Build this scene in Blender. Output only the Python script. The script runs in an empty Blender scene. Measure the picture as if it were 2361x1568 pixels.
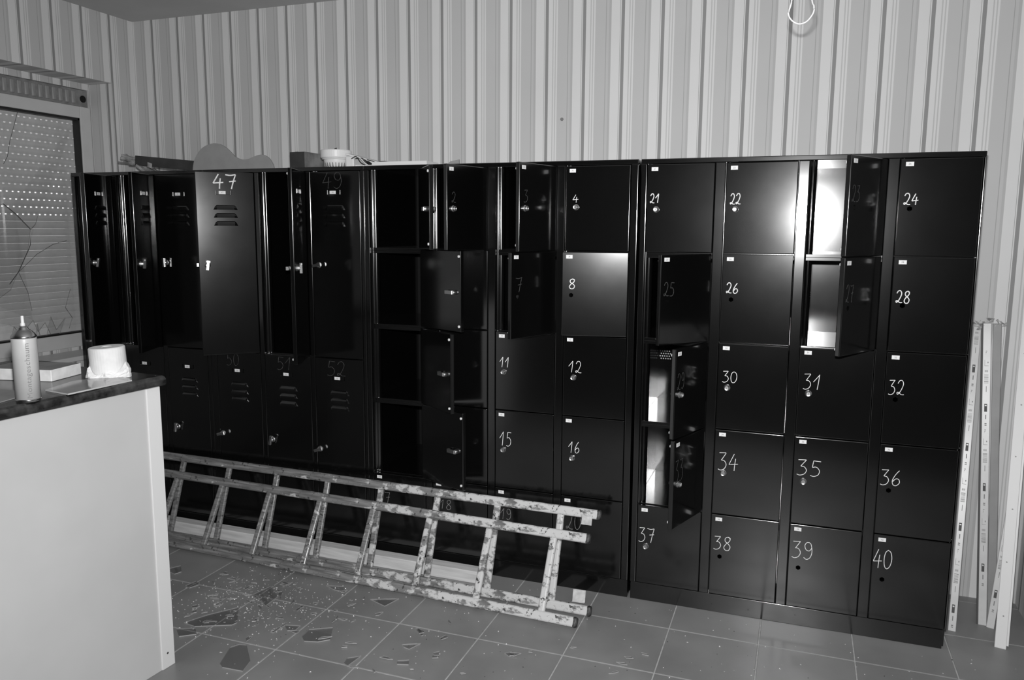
import bpy, bmesh, math, random
from mathutils import Vector, Matrix, Euler

# ------------------------------------------------------------------ camera, world, light, exposure
SC = bpy.context.scene
COL = SC.collection
CAM = Vector((0.60953, -3.68355, 1.54437))
YAW, PITCH, ROLL = math.radians(19.91987), math.radians(-7.92967), math.radians(0.35461)
FW = Vector((-math.sin(YAW) * math.cos(PITCH), math.cos(YAW) * math.cos(PITCH), math.sin(PITCH)))
RT0 = Vector((math.cos(YAW), math.sin(YAW), 0))
UP0 = RT0.cross(FW)
RT = RT0 * math.cos(ROLL) + UP0 * math.sin(ROLL)
UP = -RT0 * math.sin(ROLL) + UP0 * math.cos(ROLL)
ROT = Matrix((RT, UP, -FW)).transposed().to_4x4()
cam_d = bpy.data.cameras.new('camera')
cam_d.sensor_width = 36.0
cam_d.sensor_fit = 'HORIZONTAL'
cam_d.lens = 1826.98 / 2361 * 36.0
cam_d.clip_start = 0.05
cam_o = bpy.data.objects.new('camera', cam_d)
COL.objects.link(cam_o)
cam_o.matrix_world = Matrix.Translation(CAM) @ ROT
SC.camera = cam_o

world = bpy.data.worlds.new('world')
SC.world = world
world.use_nodes = True
world.node_tree.nodes['Background'].inputs['Color'].default_value = (1, 1, 1, 1)
world.node_tree.nodes['Background'].inputs['Strength'].default_value = 1.15

fl = bpy.data.lights.new('camera_flash', 'AREA')       # the photographer's pop-up flash above the lens
fl.shape = 'RECTANGLE'
fl.size, fl.size_y = 0.05, 0.03
fl.spread = math.radians(150)
fl.energy = 68.0
fl.color = (1, 1, 1)
flo = bpy.data.objects.new('camera_flash', fl)
COL.objects.link(flo)
flo.matrix_world = Matrix.Translation(CAM + UP * 0.115 + FW * 0.03) @ ROT

SC.view_settings.view_transform = 'Standard'
SC.view_settings.look = 'None'
SC.view_settings.exposure = 0.0
SC.view_settings.gamma = 1.0
SC.view_settings.use_curve_mapping = False
try:
    SC.cycles.use_denoising = True
    SC.cycles.max_bounces = 10
    SC.cycles.glossy_bounces = 6
    SC.cycles.transparent_max_bounces = 16
    SC.cycles.sample_clamp_indirect = 8.0
except Exception:
    pass

random.seed(7)
PI = math.pi

# ------------------------------------------------------------------ materials (the photograph is black and white)
def new_mat(name):
    m = bpy.data.materials.new(name)
    m.use_nodes = True
    nt = m.node_tree
    b = nt.nodes['Principled BSDF']
    return m, nt, b

def g(v):
    return (v, v, v, 1.0)

def plain(name, v, rough=0.5, metal=0.0, spec=0.5):
    m, nt, b = new_mat(name)
    b.inputs['Base Color'].default_value = g(v)
    b.inputs['Roughness'].default_value = rough
    b.inputs['Metallic'].default_value = metal
    b.inputs['Specular IOR Level'].default_value = spec
    return m

def noisy(name, v0, v1, scale=8.0, rough=0.5, detail=4.0, lo=0.35, hi=0.65, stretch=(1, 1, 1), bump=0.0, spec=0.5, metal=0.0, rough2=None, rnd=0.0, world_space=False):
    m, nt, b = new_mat(name)
    tc = nt.nodes.new('ShaderNodeTexCoord')
    mp = nt.nodes.new('ShaderNodeMapping')
    mp.inputs['Scale'].default_value = stretch
    no = nt.nodes.new('ShaderNodeTexNoise')
    no.inputs['Scale'].default_value = scale
    no.inputs['Detail'].default_value = detail
    rp = nt.nodes.new('ShaderNodeValToRGB')
    rp.color_ramp.elements[0].position = lo
    rp.color_ramp.elements[0].color = g(v0)
    rp.color_ramp.elements[1].position = hi
    rp.color_ramp.elements[1].color = g(v1)
    L = nt.links.new
    L(nt.nodes.new('ShaderNodeNewGeometry').outputs['Position'] if world_space else tc.outputs['Object'], mp.inputs['Vector'])
    L(mp.outputs['Vector'], no.inputs['Vector'])
    L(no.outputs['Fac'], rp.inputs['Fac'])
    colour = rp.outputs['Color']
    if rnd:
        oi = nt.nodes.new('ShaderNodeObjectInfo')
        mr = nt.nodes.new('ShaderNodeMapRange')
        mr.inputs['To Min'].default_value = 1 - rnd
        mr.inputs['To Max'].default_value = 1 + rnd
        mx = nt.nodes.new('ShaderNodeVectorMath')
        mx.operation = 'SCALE'
        L(oi.outputs['Random'], mr.inputs['Value'])
        L(colour, mx.inputs[0])
        L(mr.outputs['Result'], mx.inputs['Scale'])
        colour = mx.outputs['Vector']
    L(colour, b.inputs['Base Color'])
    b.inputs['Roughness'].default_value = rough
    b.inputs['Specular IOR Level'].default_value = spec
    b.inputs['Metallic'].default_value = metal
    if rough2 is not None:
        mr2 = nt.nodes.new('ShaderNodeMapRange')
        mr2.inputs['From Min'].default_value = 0.3
        mr2.inputs['From Max'].default_value = 0.7
        mr2.inputs['To Min'].default_value = rough
        mr2.inputs['To Max'].default_value = rough2
        L(no.outputs['Fac'], mr2.inputs['Value'])
        L(mr2.outputs['Result'], b.inputs['Roughness'])
    if bump:
        bp = nt.nodes.new('ShaderNodeBump')
        bp.inputs['Strength'].default_value = bump
        bp.inputs['Distance'].default_value = 0.002
        L(no.outputs['Fac'], bp.inputs['Height'])
        L(bp.outputs['Normal'], b.inputs['Normal'])
    return m

WP_L, WP_M, WP_D, WP_T, WP_M2 = 0.74, 0.56, 0.30, 0.40, 0.50
WP = [(0.0, WP_D), (.082, WP_L), (.192, WP_M), (.221, WP_L), (.26, WP_M), (.286, WP_L), (.327, WP_M), (.600, WP_T), (.616, WP_M),
      (.68, WP_M2), (.74, WP_L), (.962, WP_T), (.974, WP_L)]

def wallpaper(name, axis, offset, period, sign=1):
    m, nt, b = new_mat(name)
    L = nt.links.new
    ge = nt.nodes.new('ShaderNodeNewGeometry')
    sp = nt.nodes.new('ShaderNodeSeparateXYZ')
    L(ge.outputs['Position'], sp.inputs['Vector'])
    s1 = nt.nodes.new('ShaderNodeMath'); s1.operation = 'SUBTRACT'
    L(sp.outputs[axis], s1.inputs[0]); s1.inputs[1].default_value = offset
    s2 = nt.nodes.new('ShaderNodeMath'); s2.operation = 'DIVIDE'
    L(s1.outputs[0], s2.inputs[0]); s2.inputs[1].default_value = period * sign
    s3 = nt.nodes.new('ShaderNodeMath'); s3.operation = 'FRACT'
    L(s2.outputs[0], s3.inputs[0])
    rp = nt.nodes.new('ShaderNodeValToRGB')
    cr = rp.color_ramp
    cr.interpolation = 'CONSTANT'
    cr.elements[0].position = 0.0
    cr.elements[0].color = g(WP[0][1])
    cr.elements[1].position = WP[1][0]
    cr.elements[1].color = g(WP[1][1])
    for pos, v in WP[2:]:
        e = cr.elements.new(pos)
        e.color = g(v)
    L(s3.outputs[0], rp.inputs['Fac'])
    no = nt.nodes.new('ShaderNodeTexNoise')
    no.inputs['Scale'].default_value = 1.7
    no.inputs['Detail'].default_value = 6
    L(ge.outputs['Position'], no.inputs['Vector'])
    mr = nt.nodes.new('ShaderNodeMapRange')
    mr.inputs['From Min'].default_value = 0.3
    mr.inputs['From Max'].default_value = 0.7
    mr.inputs['To Min'].default_value = 0.95
    mr.inputs['To Max'].default_value = 1.03
    L(no.outputs['Fac'], mr.inputs['Value'])
    mx = nt.nodes.new('ShaderNodeVectorMath'); mx.operation = 'SCALE'
    L(rp.outputs['Color'], mx.inputs[0]); L(mr.outputs['Result'], mx.inputs['Scale'])
    L(mx.outputs['Vector'], b.inputs['Base Color'])
    b.inputs['Roughness'].default_value = 0.6
    b.inputs['Specular IOR Level'].default_value = 0.25
    return m

def thin_glass(name, tint, refl=1.0):
    m = bpy.data.materials.new(name)
    m.use_nodes = True
    nt = m.node_tree
    nt.nodes.clear()
    L = nt.links.new
    out = nt.nodes.new('ShaderNodeOutputMaterial')
    tr = nt.nodes.new('ShaderNodeBsdfTransparent')
    tr.inputs['Color'].default_value = g(tint)
    gl = nt.nodes.new('ShaderNodeBsdfGlossy')
    gl.inputs['Roughness'].default_value = 0.03
    gl.inputs['Color'].default_value = g(refl)
    fr = nt.nodes.new('ShaderNodeFresnel')
    fr.inputs['IOR'].default_value = 1.5
    mx = nt.nodes.new('ShaderNodeMixShader')
    ge = nt.nodes.new('ShaderNodeNewGeometry')              # only the outer side of the glass mirrors
    iv = nt.nodes.new('ShaderNodeMath'); iv.operation = 'SUBTRACT'; iv.inputs[0].default_value = 1.0
    L(ge.outputs['Backfacing'], iv.inputs[1])
    mu = nt.nodes.new('ShaderNodeMath'); mu.operation = 'MULTIPLY'
    L(fr.outputs['Fac'], mu.inputs[0]); L(iv.outputs[0], mu.inputs[1])
    L(mu.outputs[0], mx.inputs['Fac'])
    L(tr.outputs['BSDF'], mx.inputs[1])
    L(gl.outputs['BSDF'], mx.inputs[2])
    L(mx.outputs['Shader'], out.inputs['Surface'])
    return m

def paint_wood(name, wood0, wood1, grain_axis_scale, paint_lo, paint_hi, x_from=None, x_to=None):
    """bare grey wood with grain, white paint spatters that grow denser along local x from x_from to x_to, dark chips"""
    m, nt, b = new_mat(name)
    L = nt.links.new
    tc = nt.nodes.new('ShaderNodeTexCoord')
    mp = nt.nodes.new('ShaderNodeMapping')
    mp.inputs['Scale'].default_value = grain_axis_scale
    n1 = nt.nodes.new('ShaderNodeTexNoise'); n1.inputs['Scale'].default_value = 30; n1.inputs['Detail'].default_value = 6
    r1 = nt.nodes.new('ShaderNodeValToRGB')
    r1.color_ramp.elements[0].position = .35; r1.color_ramp.elements[0].color = g(wood0)
    r1.color_ramp.elements[1].position = .65; r1.color_ramp.elements[1].color = g(wood1)
    L(tc.outputs['Object'], mp.inputs['Vector']); L(mp.outputs['Vector'], n1.inputs['Vector']); L(n1.outputs['Fac'], r1.inputs['Fac'])
    n2 = nt.nodes.new('ShaderNodeTexNoise'); n2.inputs['Scale'].default_value = 34; n2.inputs['Detail'].default_value = 5; n2.inputs['Roughness'].default_value = .62
    mp2 = nt.nodes.new('ShaderNodeMapping'); mp2.inputs['Scale'].default_value = (0.6, 1, 1)
    L(tc.outputs['Object'], mp2.inputs['Vector']); L(mp2.outputs['Vector'], n2.inputs['Vector'])
    fac = n2.outputs['Fac']
    if x_from is not None:
        sp = nt.nodes.new('ShaderNodeSeparateXYZ'); L(tc.outputs['Object'], sp.inputs['Vector'])
        mr = nt.nodes.new('ShaderNodeMapRange'); mr.inputs['From Min'].default_value = x_from; mr.inputs['From Max'].default_value = x_to
        mr.inputs['To Min'].default_value = -0.16; mr.inputs['To Max'].default_value = 0.17
        L(sp.outputs['X'], mr.inputs['Value'])
        ad = nt.nodes.new('ShaderNodeMath'); ad.operation = 'ADD'; L(fac, ad.inputs[0]); L(mr.outputs['Result'], ad.inputs[1])
        fac = ad.outputs[0]
    r2 = nt.nodes.new('ShaderNodeValToRGB')
    r2.color_ramp.elements[0].position = paint_lo; r2.color_ramp.elements[0].color = g(0)
    r2.color_ramp.elements[1].position = paint_hi; r2.color_ramp.elements[1].color = g(1)
    L(fac, r2.inputs['Fac'])
    mx = nt.nodes.new('ShaderNodeMix'); mx.data_type = 'RGBA'
    L(r2.outputs['Color'], mx.inputs['Factor']); L(r1.outputs['Color'], mx.inputs['A']); mx.inputs['B'].default_value = g(.60)
    n3 = nt.nodes.new('ShaderNodeTexNoise'); n3.inputs['Scale'].default_value = 58; n3.inputs['Detail'].default_value = 3
    L(tc.outputs['Object'], n3.inputs['Vector'])
    r3 = nt.nodes.new('ShaderNodeValToRGB')
    r3.color_ramp.elements[0].position = .62; r3.color_ramp.elements[0].color = g(0)
    r3.color_ramp.elements[1].position = .67; r3.color_ramp.elements[1].color = g(1)
    L(n3.outputs['Fac'], r3.inputs['Fac'])
    mx2 = nt.nodes.new('ShaderNodeMix'); mx2.data_type = 'RGBA'
    L(r3.outputs['Color'], mx2.inputs['Factor']); L(mx.outputs['Result'], mx2.inputs['A']); mx2.inputs['B'].default_value = g(.07)
    L(mx2.outputs['Result'], b.inputs['Base Color'])
    b.inputs['Roughness'].default_value = 0.30
    bp = nt.nodes.new('ShaderNodeBump'); bp.inputs['Strength'].default_value = .5; bp.inputs['Distance'].default_value = .002
    L(r2.outputs['Color'], bp.inputs['Height']); L(bp.outputs['Normal'], b.inputs['Normal'])
    return m

M = {}
def lacquer(name, v, rough, rough2):
    """dark lacquer: diffuse base under a clear gloss """
    m = bpy.data.materials.new(name)
    m.use_nodes = True
    nt = m.node_tree
    nt.nodes.clear()
    L = nt.links.new
    out = nt.nodes.new('ShaderNodeOutputMaterial')
    df = nt.nodes.new('ShaderNodeBsdfDiffuse')
    df.inputs['Color'].default_value = g(v)
    gl = nt.nodes.new('ShaderNodeBsdfAnisotropic')
    gl.distribution = 'GGX'
    gl.inputs['Color'].default_value = g(1)
    tc = nt.nodes.new('ShaderNodeTexCoord')
    no = nt.nodes.new('ShaderNodeTexNoise')
    no.inputs['Scale'].default_value = 7
    no.inputs['Detail'].default_value = 6
    mr = nt.nodes.new('ShaderNodeMapRange')
    mr.inputs['From Min'].default_value = .3
    mr.inputs['From Max'].default_value = .7
    mr.inputs['To Min'].default_value = rough
    mr.inputs['To Max'].default_value = rough2
    L(tc.outputs['Object'], no.inputs['Vector'])
    L(no.outputs['Fac'], mr.inputs['Value'])
    L(mr.outputs['Result'], gl.inputs['Roughness'])
    fr = nt.nodes.new('ShaderNodeFresnel')
    fr.inputs['IOR'].default_value = 1.85
    mx = nt.nodes.new('ShaderNodeMixShader')
    L(fr.outputs['Fac'], mx.inputs['Fac'])
    L(df.outputs['BSDF'], mx.inputs[1])
    L(gl.outputs['BSDF'], mx.inputs[2])
    L(mx.outputs['Shader'], out.inputs['Surface'])
    return m
M['black'] = lacquer('black_lacquered_steel', .003, .128, .138)
M['matt_black'] = plain('matt_black_steel', .004, .6, 0.0, .25)
M['chrome'] = plain('chrome', .72, .30, 1.0)
M['dull_metal'] = noisy('dull_metal', .25, .45, 40, .35, metal=1.0)
M['slot'] = plain('keyhole_dark', .01, .6)
M['white_plastic'] = plain('white_plastic', .78, .4)
M['sticker'] = plain('paper_sticker', .85, .55)
M['print'] = plain('grey_print', .22, .6)
M['chalk'] = noisy('white_paint_marker', .62, .86, 90, .7, lo=.3, hi=.55)
M['chalk_faint'] = noisy('faded_and_dimmed_marker', .010, .065, 140, .7, lo=.35, hi=.62)
M['chalk_grey'] = noisy('thin_marker', .10, .24, 120, .7, lo=.35, hi=.6)
M['tile'] = noisy('grey_floor_tile', .225, .285, 3.2, .34, detail=9, rough2=.46, rnd=.05, world_space=True)
M['grout'] = noisy('grout', .42, .56, 30, .85)
M['ceiling'] = noisy('ceiling_paint', .52, .56, 3, .8, spec=.1)
M['wp_back'] = wallpaper('striped_wallpaper_back', 'X', -.568, .1795)
M['wp_left'] = wallpaper('striped_wallpaper_left', 'Y', -.172, .182)
M['wp_jamb'] = wallpaper('striped_wallpaper_jamb', 'X', -3.075, .1795)
M['wp_right'] = wallpaper('striped_wallpaper_right', 'Y', -.05, .1795, -1)
M['plaster'] = plain('plain_plaster', .5, .8)
M['pvc'] = noisy('white_window_frame', .60, .66, 6, .38)
M['seal'] = plain('black_rubber_seal', .012, .5)
M['shutter'] = noisy('grey_shutter_plastic', .62, .70, 12, .45)
M['cover'] = noisy('grey_shutter_box', .20, .28, 25, .6)
M['cover_rib'] = noisy('worn_rib', .24, .40, 30, .6, stretch=(1, 1, .2))
M['glass'] = thin_glass('clear_glass', .97)
M['shard'] = thin_glass('floor_glass', .90)
M['shard_edge'] = plain('broken_glass_edge', .36, .12, 0.0, .9)
M['crack'] = plain('glass_crack', .06, .3)
M['wood'] = paint_wood('paint_spattered_wood', .13, .27, (.30, 4, 4), .49, .575, -1.9, .25)
M['wood_end'] = noisy('dark_wood_end', .015, .10, 60, .5)
M['beam'] = noisy('pale_timber', .58, .76, 22, .55, stretch=(.25, 3, 3))
M['laminate'] = noisy('white_laminate', .56, .60, 3, .42, spec=.35)
M['edge_band'] = plain('white_edge_band', .78, .3)
M['marble'] = noisy('dark_marbled_worktop', .012, .075, 22, .22, detail=8, lo=.40, hi=.72)
M['can'] = noisy('pale_can_paint', .50, .56, 12, .32)
M['can_print'] = plain('can_lettering', .20, .5)
M['tin'] = plain('bare_tin', .55, .22, 1.0)
M['paper'] = noisy('soft_paper', .80, .88, 30, .8, bump=.2)
M['core'] = plain('cardboard_core', .30, .8)
M['foam_face'] = noisy('white_foam_cut', .74, .90, 26, .7)
M['foam_top'] = noisy('grey_foam_top', .20, .28, 16, .8)
M['acrylic'] = noisy('grey_acrylic', .26, .34, 5, .10)
M['acrylic_edge'] = plain('acrylic_edge', .55, .3)
M['card'] = noisy('grey_card', .24, .32, 10, .5)
M['dark_plastic'] = plain('dark_plastic', .02, .3)
M['grey_board'] = noisy('grey_fibreboard', .30, .33, 18, .7)
M['cardboard'] = noisy('brown_cardboard', .10, .24, 14, .8)
M['cardboard_shaded'] = noisy('shaded_cardboard', .035, .05, 14, .8)
M['plank'] = noisy('dark_veneer', .03, .05, 14, .5)
M['torn'] = noisy('torn_chipboard', .16, .50, 24, .9)
M['duct'] = noisy('white_duct_plastic', .58, .66, 12, .35)
M['duct_grey'] = noisy('grey_duct_back', .24, .28, 10, .5)
M['duct_dark'] = plain('duct_print_and_shade', .06, .6)  # dark print block, and shade painted beside one duct
M['film'] = noisy('torn_clear_film', .20, .55, 60, .25)
M['board'] = plain('white_primed_board', .74, .45)
M['cable'] = plain('white_cable', .80, .4)
M['crumb'] = noisy('glass_crumbs', .35, .95, 300, .15)
M['dirt'] = plain('dirt_specks', .03, .9)
M['bracket'] = noisy('pale_worn_metal', .42, .62, 40, .45)
M['void'] = plain('dark_void', .004, .9)

# ------------------------------------------------------------------ mesh helpers
def soften(me, everything=False):
    """rounded edge strips shade smoothly, the flat faces stay flat; long strips are cut off sharply at their ends"""
    areas = sorted((p.area for p in me.polygons), reverse=True)
    big = areas[min(5, len(areas) - 1)] * .999 if areas else 0
    bm = bmesh.new()
    bm.from_mesh(me)
    for f in bm.faces:
        f.smooth = (everything and len(f.verts) <= 4) or (f.calc_area() < big and max(abs(c) for c in f.normal) < .999)
    for f in bm.faces:
        lens = [e.calc_length() for e in f.edges]
        if not f.smooth:
            for e in f.edges:
                e.smooth = False
        elif max(lens) > 6 * min(lens):
            for e, l in zip(f.edges, lens):
                if l < .3 * max(lens):
                    e.smooth = False
    bm.to_mesh(me)
    bm.free()

class MB:
    def __init__(s):
        s.v, s.f, s.m = [], [], []
    def add(s, vs, fs, mi=0):
        o = len(s.v)
        s.v += [tuple(v) for v in vs]
        s.f += [tuple(i + o for i in f) for f in fs]
        s.m += [mi] * len(fs)
        return s
    def box(s, x0, x1, y0, y1, z0, z1, mi=0):
        vs = [(x0, y0, z0), (x1, y0, z0), (x1, y1, z0), (x0, y1, z0), (x0, y0, z1), (x1, y0, z1), (x1, y1, z1), (x0, y1, z1)]
        return s.add(vs, [(0, 3, 2, 1), (4, 5, 6, 7), (0, 1, 5, 4), (1, 2, 6, 5), (2, 3, 7, 6), (3, 0, 4, 7)], mi)
    def obox(s, c, ax, ay, az, mi=0):
        """oriented box: centre and three half-vectors"""
        c, ax, ay, az = Vector(c), Vector(ax), Vector(ay), Vector(az)
        vs = [c + ax * i + ay * j + az * k for k in (-1, 1) for j in (-1, 1) for i in (-1, 1)]
        return s.add(vs, [(0, 2, 3, 1), (4, 5, 7, 6), (0, 1, 5, 4), (1, 3, 7, 5), (3, 2, 6, 7), (2, 0, 4, 6)], mi)
    def lathe(s, prof, n=20, c=(0, 0, 0), axis='Z', mi=0, close=True):
        vs, fs = [], []
        for r, h in prof:
            for k in range(n):
                a = 2 * PI * k / n
                p = (r * math.cos(a), r * math.sin(a), h)
                if axis == 'Y':
                    p = (p[0], p[2], p[1])
                vs.append((p[0] + c[0], p[1] + c[1], p[2] + c[2]))
        for i in range(len(prof) - 1):
            for k in range(n):
                a, b2 = i * n + k, i * n + (k + 1) % n
                q = (a, b2, b2 + n, a + n)
                fs.append(q if axis != 'Y' else q[::-1])
        if close:
            t = tuple(range(n))
            u = tuple((len(prof) - 1) * n + k for k in range(n))
            fs.append(t[::-1] if axis != 'Y' else t)
            fs.append(u if axis != 'Y' else u[::-1])
        return s.add(vs, fs, mi)
    def tube(s, pts, r, n=8, mi=0, closed=False):
        pts = [Vector(p) for p in pts]
        vs, fs = [], []
        N = len(pts)
        ref = Vector((0, 0, 1))
        for i, p in enumerate(pts):
            a = pts[max(i - 1, 0)]
            b2 = pts[min(i + 1, N - 1)]
            t = (b2 - a).normalized()
            u = t.cross(ref)
            if u.length < .05:
                u = t.cross(Vector((1, 0, 0)))
            u.normalize()
            w = t.cross(u)
            for k in range(n):
                an = 2 * PI * k / n
                vs.append(p + u * (r * math.cos(an)) + w * (r * math.sin(an)))
        for i in range(N - 1):
            for k in range(n):
                a, b2 = i * n + k, i * n + (k + 1) % n
                fs.append((a, a + n, b2 + n, b2))
        fs.append(tuple(range(n)))
        fs.append(tuple((N - 1) * n + k for k in range(n))[::-1])
        return s.add(vs, fs, mi)
    def prism(s, poly, z0, z1, mi=0, mside=None):
        n = len(poly)
        vs = [(x, y, z0) for x, y in poly] + [(x, y, z1) for x, y in poly]
        s.add(vs, [tuple(range(n))[::-1], tuple(range(n, 2 * n))], mi)
        o = len(s.v) - 2 * n
        for i in range(n):
            j = (i + 1) % n
            s.f.append((o + i, o + j, o + n + j, o + n + i))
            s.m.append(mi if mside is None else mside)
        return s
    def mesh(s, name, mats, bevel=0.0, segs=2, smooth=False, fix=True):
        me = bpy.data.meshes.new(name)
        me.from_pydata(s.v, [], s.f)
        for i, mi in enumerate(s.m):
            me.polygons[i].material_index = mi
        for m in mats:
            me.materials.append(m)
        bm = bmesh.new()
        bm.from_mesh(me)
        if fix:
            bmesh.ops.recalc_face_normals(bm, faces=bm.faces)
        if bevel:
            es = [e for e in bm.edges if len(e.link_faces) == 2 and e.calc_face_angle(0) > .6]
            bmesh.ops.bevel(bm, geom=es, offset=bevel, segments=segs, profile=.5, affect='EDGES', clamp_overlap=True)
        bm.to_mesh(me)
        bm.free()
        if smooth:
            for p in me.polygons:
                p.use_smooth = len(p.vertices) <= 4
        elif bevel:
            soften(me)
        me.update()
        return me
    def build(s, name, mats, parent=None, loc=(0, 0, 0), rot=(0, 0, 0), bevel=0.0, segs=2, smooth=False):
        if not isinstance(mats, (list, tuple)):
            mats = [mats]
        return link(name, s.mesh(name, mats, bevel, segs, smooth), parent, loc, rot)

def link(name, me, parent=None, loc=(0, 0, 0), rot=(0, 0, 0)):
    o = bpy.data.objects.new(name, me)
    COL.objects.link(o)
    o.parent = parent
    o.location = loc
    o.rotation_euler = rot
    return o

def tag(o, label, cat, group=None):
    o['label'] = label
    o['category'] = cat
    if group:
        o['group'] = group
    return o

def thing(name, label, cat, loc=(0, 0, 0), rot=(0, 0, 0), group=None):
    o = bpy.data.objects.new(name, None)
    o.empty_display_size = .05
    COL.objects.link(o)
    o.location = loc
    o.rotation_euler = rot
    return tag(o, label, cat, group)

def struct(o):
    o['kind'] = 'structure'
    return o

def stuff(o):
    o['kind'] = 'stuff'
    return o

def catmull(pts, k=5):
    if len(pts) < 3:
        return list(pts)
    out = []
    P = [pts[0]] + list(pts) + [pts[-1]]
    for i in range(1, len(P) - 2):
        p0, p1, p2, p3 = P[i - 1], P[i], P[i + 1], P[i + 2]
        for j in range(k):
            t = j / k
            out.append(tuple(.5 * ((2 * p1[a]) + (-p0[a] + p2[a]) * t + (2 * p0[a] - 5 * p1[a] + 4 * p2[a] - p3[a]) * t * t + (-p0[a] + 3 * p1[a] - 3 * p2[a] + p3[a]) * t ** 3) for a in range(len(p1))))
    out.append(tuple(pts[-1]))
    return out

# ------------------------------------------------------------------ the room
H, D = 1.822, 0.522           # locker height and depth
XL, XR, YB, ZC = -3.033, 1.532, -9.0, 2.699
XR2, YR = 4.6, -1.35           # unseen room past the corner, made wide and deep so door reflections stay dark
XN = -3.201                   # back plane of the window niche
struct(MB().box(-3.45, XR + .2, 0, .2, -.05, ZC + .1).build('wall_back', M['wp_back']))
struct(MB().box(XR, XR + .12, YR, 0, -.05, ZC + .1).box(XR + .12, XR2, YR, YR + .12, -.05, ZC + .1).box(XR2, XR2 + .2, YB, YR + .12, -.05, ZC + .1).build('wall_right', M['wp_right']))
struct(MB().box(-3.45, XR2 + .2, YB - .2, YB, -.05, ZC + .1).build('wall_front', M['plaster']))
struct(MB().box(-3.45, XR2 + .2, YB - .2, .2, ZC, ZC + .1).build('ceiling', M['ceiling']))
NY0, NY1, NZ0, NZ1 = -1.76, -.168, .83, 2.335      # niche opening in the left wall
WY0, WY1, WZ0, WZ1 = -1.70, -.174, .875, 2.302     # hole for window and shutter box
mb = MB()
for X0, X1, (a, b_, c, d_) in ((XN, XL, (NY0, NY1, NZ0, NZ1)), (-3.45, XN, (WY0, WY1, WZ0, WZ1))):
    mb.box(X0, X1, b_, 0, -.05, ZC)
    mb.box(X0, X1, YB, a, -.05, ZC)
    mb.box(X0, X1, a, b_, -.05, c)
    mb.box(X0, X1, a, b_, d_, ZC)
wl = mb.build('wall_left', [M['wp_left'], M['wp_jamb']])
for p in wl.data.polygons:
    if abs(p.normal.y) > .7:
        p.material_index = 1
struct(wl)

# floor: grout bed with single tiles
fl_o = struct(MB().box(-3.45, XR2 + .2, YB - .2, .2, -.06, -.0022).build('floor', M['grout']))
TS, TX, TY = .3354, -.1358, -.7277
tcache = {}
def tile_mesh(w, h):
    k = (round(w, 3), round(h, 3))
    if k not in tcache:
        tcache[k] = MB().box(-w / 2, w / 2, -h / 2, h / 2, -.009, 0).mesh('floor_tile', [M['tile']], .0012, 1)
    return tcache[k]
far = MB()
for i in range(-10, 15):
    x0, x1 = max(TX + i * TS + .0025, XL), min(TX + (i + 1) * TS - .0025, XR2)
    if x1 - x0 < .01:
        continue
    for j in range(-4, 26):
        y1, y0 = min(TY - j * TS - .0025, 0), max(TY - (j + 1) * TS + .0025, YB)
        if y1 - y0 < .01:
            continue
        if y1 > YR and x1 > XR:
            if x0 > XR - .01:
                continue
            x1c = XR
        else:
            x1c = x1
        if y1 > -1.75 and y0 > -2.2 and x0 < XR:
            link('floor_tile', tile_mesh(x1c - x0, y1 - y0), fl_o, ((x0 + x1c) / 2, (y0 + y1) / 2, 0))
        else:
            far.box(x0, x1, y0, y1, -.009, 0)
stuff(far.build('far_floor_tiles', M['tile'], fl_o))

# ------------------------------------------------------------------ window, shutter
win = struct(thing('window_1', 'white framed window with broken pane in the wallpapered niche', 'window', (XN, WY1, WZ0)))
del win['category']
OY, OZ = WY1, WZ0
def wbox(name, y0, y1, z0, z1, x0, x1, m, bevel=.004, parent=win):
    return MB().box(x0, x1, y0 - OY, y1 - OY, z0 - OZ, z1 - OZ).build(name, m, parent, bevel=bevel)
GY1, GZ0, GZ1 = -.243, .952, 2.143
wbox('frame_jamb', GY1, WY1, WZ0, 2.207, -.05, .004, M['pvc'])
wbox('frame_jamb', WY0, WY0 + .07, WZ0, 2.207, -.05, .004, M['pvc'])
wbox('frame_head', WY0 + .07, GY1, GZ1, 2.207, -.05, .003, M['pvc'])
wbox('frame_sill_bar', WY0 + .07, GY1, WZ0, GZ0, -.05, .003, M['pvc'])
wbox('rubber_seal', GY1 - .011, GY1 + .001, GZ0, GZ1, -.046, -.004, M['seal'], 0)
wbox('rubber_seal', WY0 + .07, GY1, GZ1 - .012, GZ1 + .001, -.046, -.004, M['seal'], 0)
wbox('rubber_seal', WY0 + .07, GY1, GZ0 - .001, GZ0 + .008, -.046, -.004, M['seal'], 0)
# shutter box cover with worn ribs, strap hole
cov = wbox('shutter_box_cover', WY0, WY1, 2.209, 2.300, -.03, -.012, M['cover'], .002)
rib = MB().box(-.012, .004, -.011, .011, 0, .066).mesh('cover_rib', [M['cover_rib']], .003, 2)
k = 0
y = -.27
while y > WY0 + .02:
    link('cover_rib', rib, cov, (-.008, y - OY, 2.222 - OZ))
    y -= .0405
MB().lathe([(.019, 0), (.019, .004), (.015, .005)], 20, (0, 0, 0)).build('strap_hole', M['void'], cov, (-.0125, -.206 - OY, 2.252 - OZ), (0, PI / 2, 0))
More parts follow.
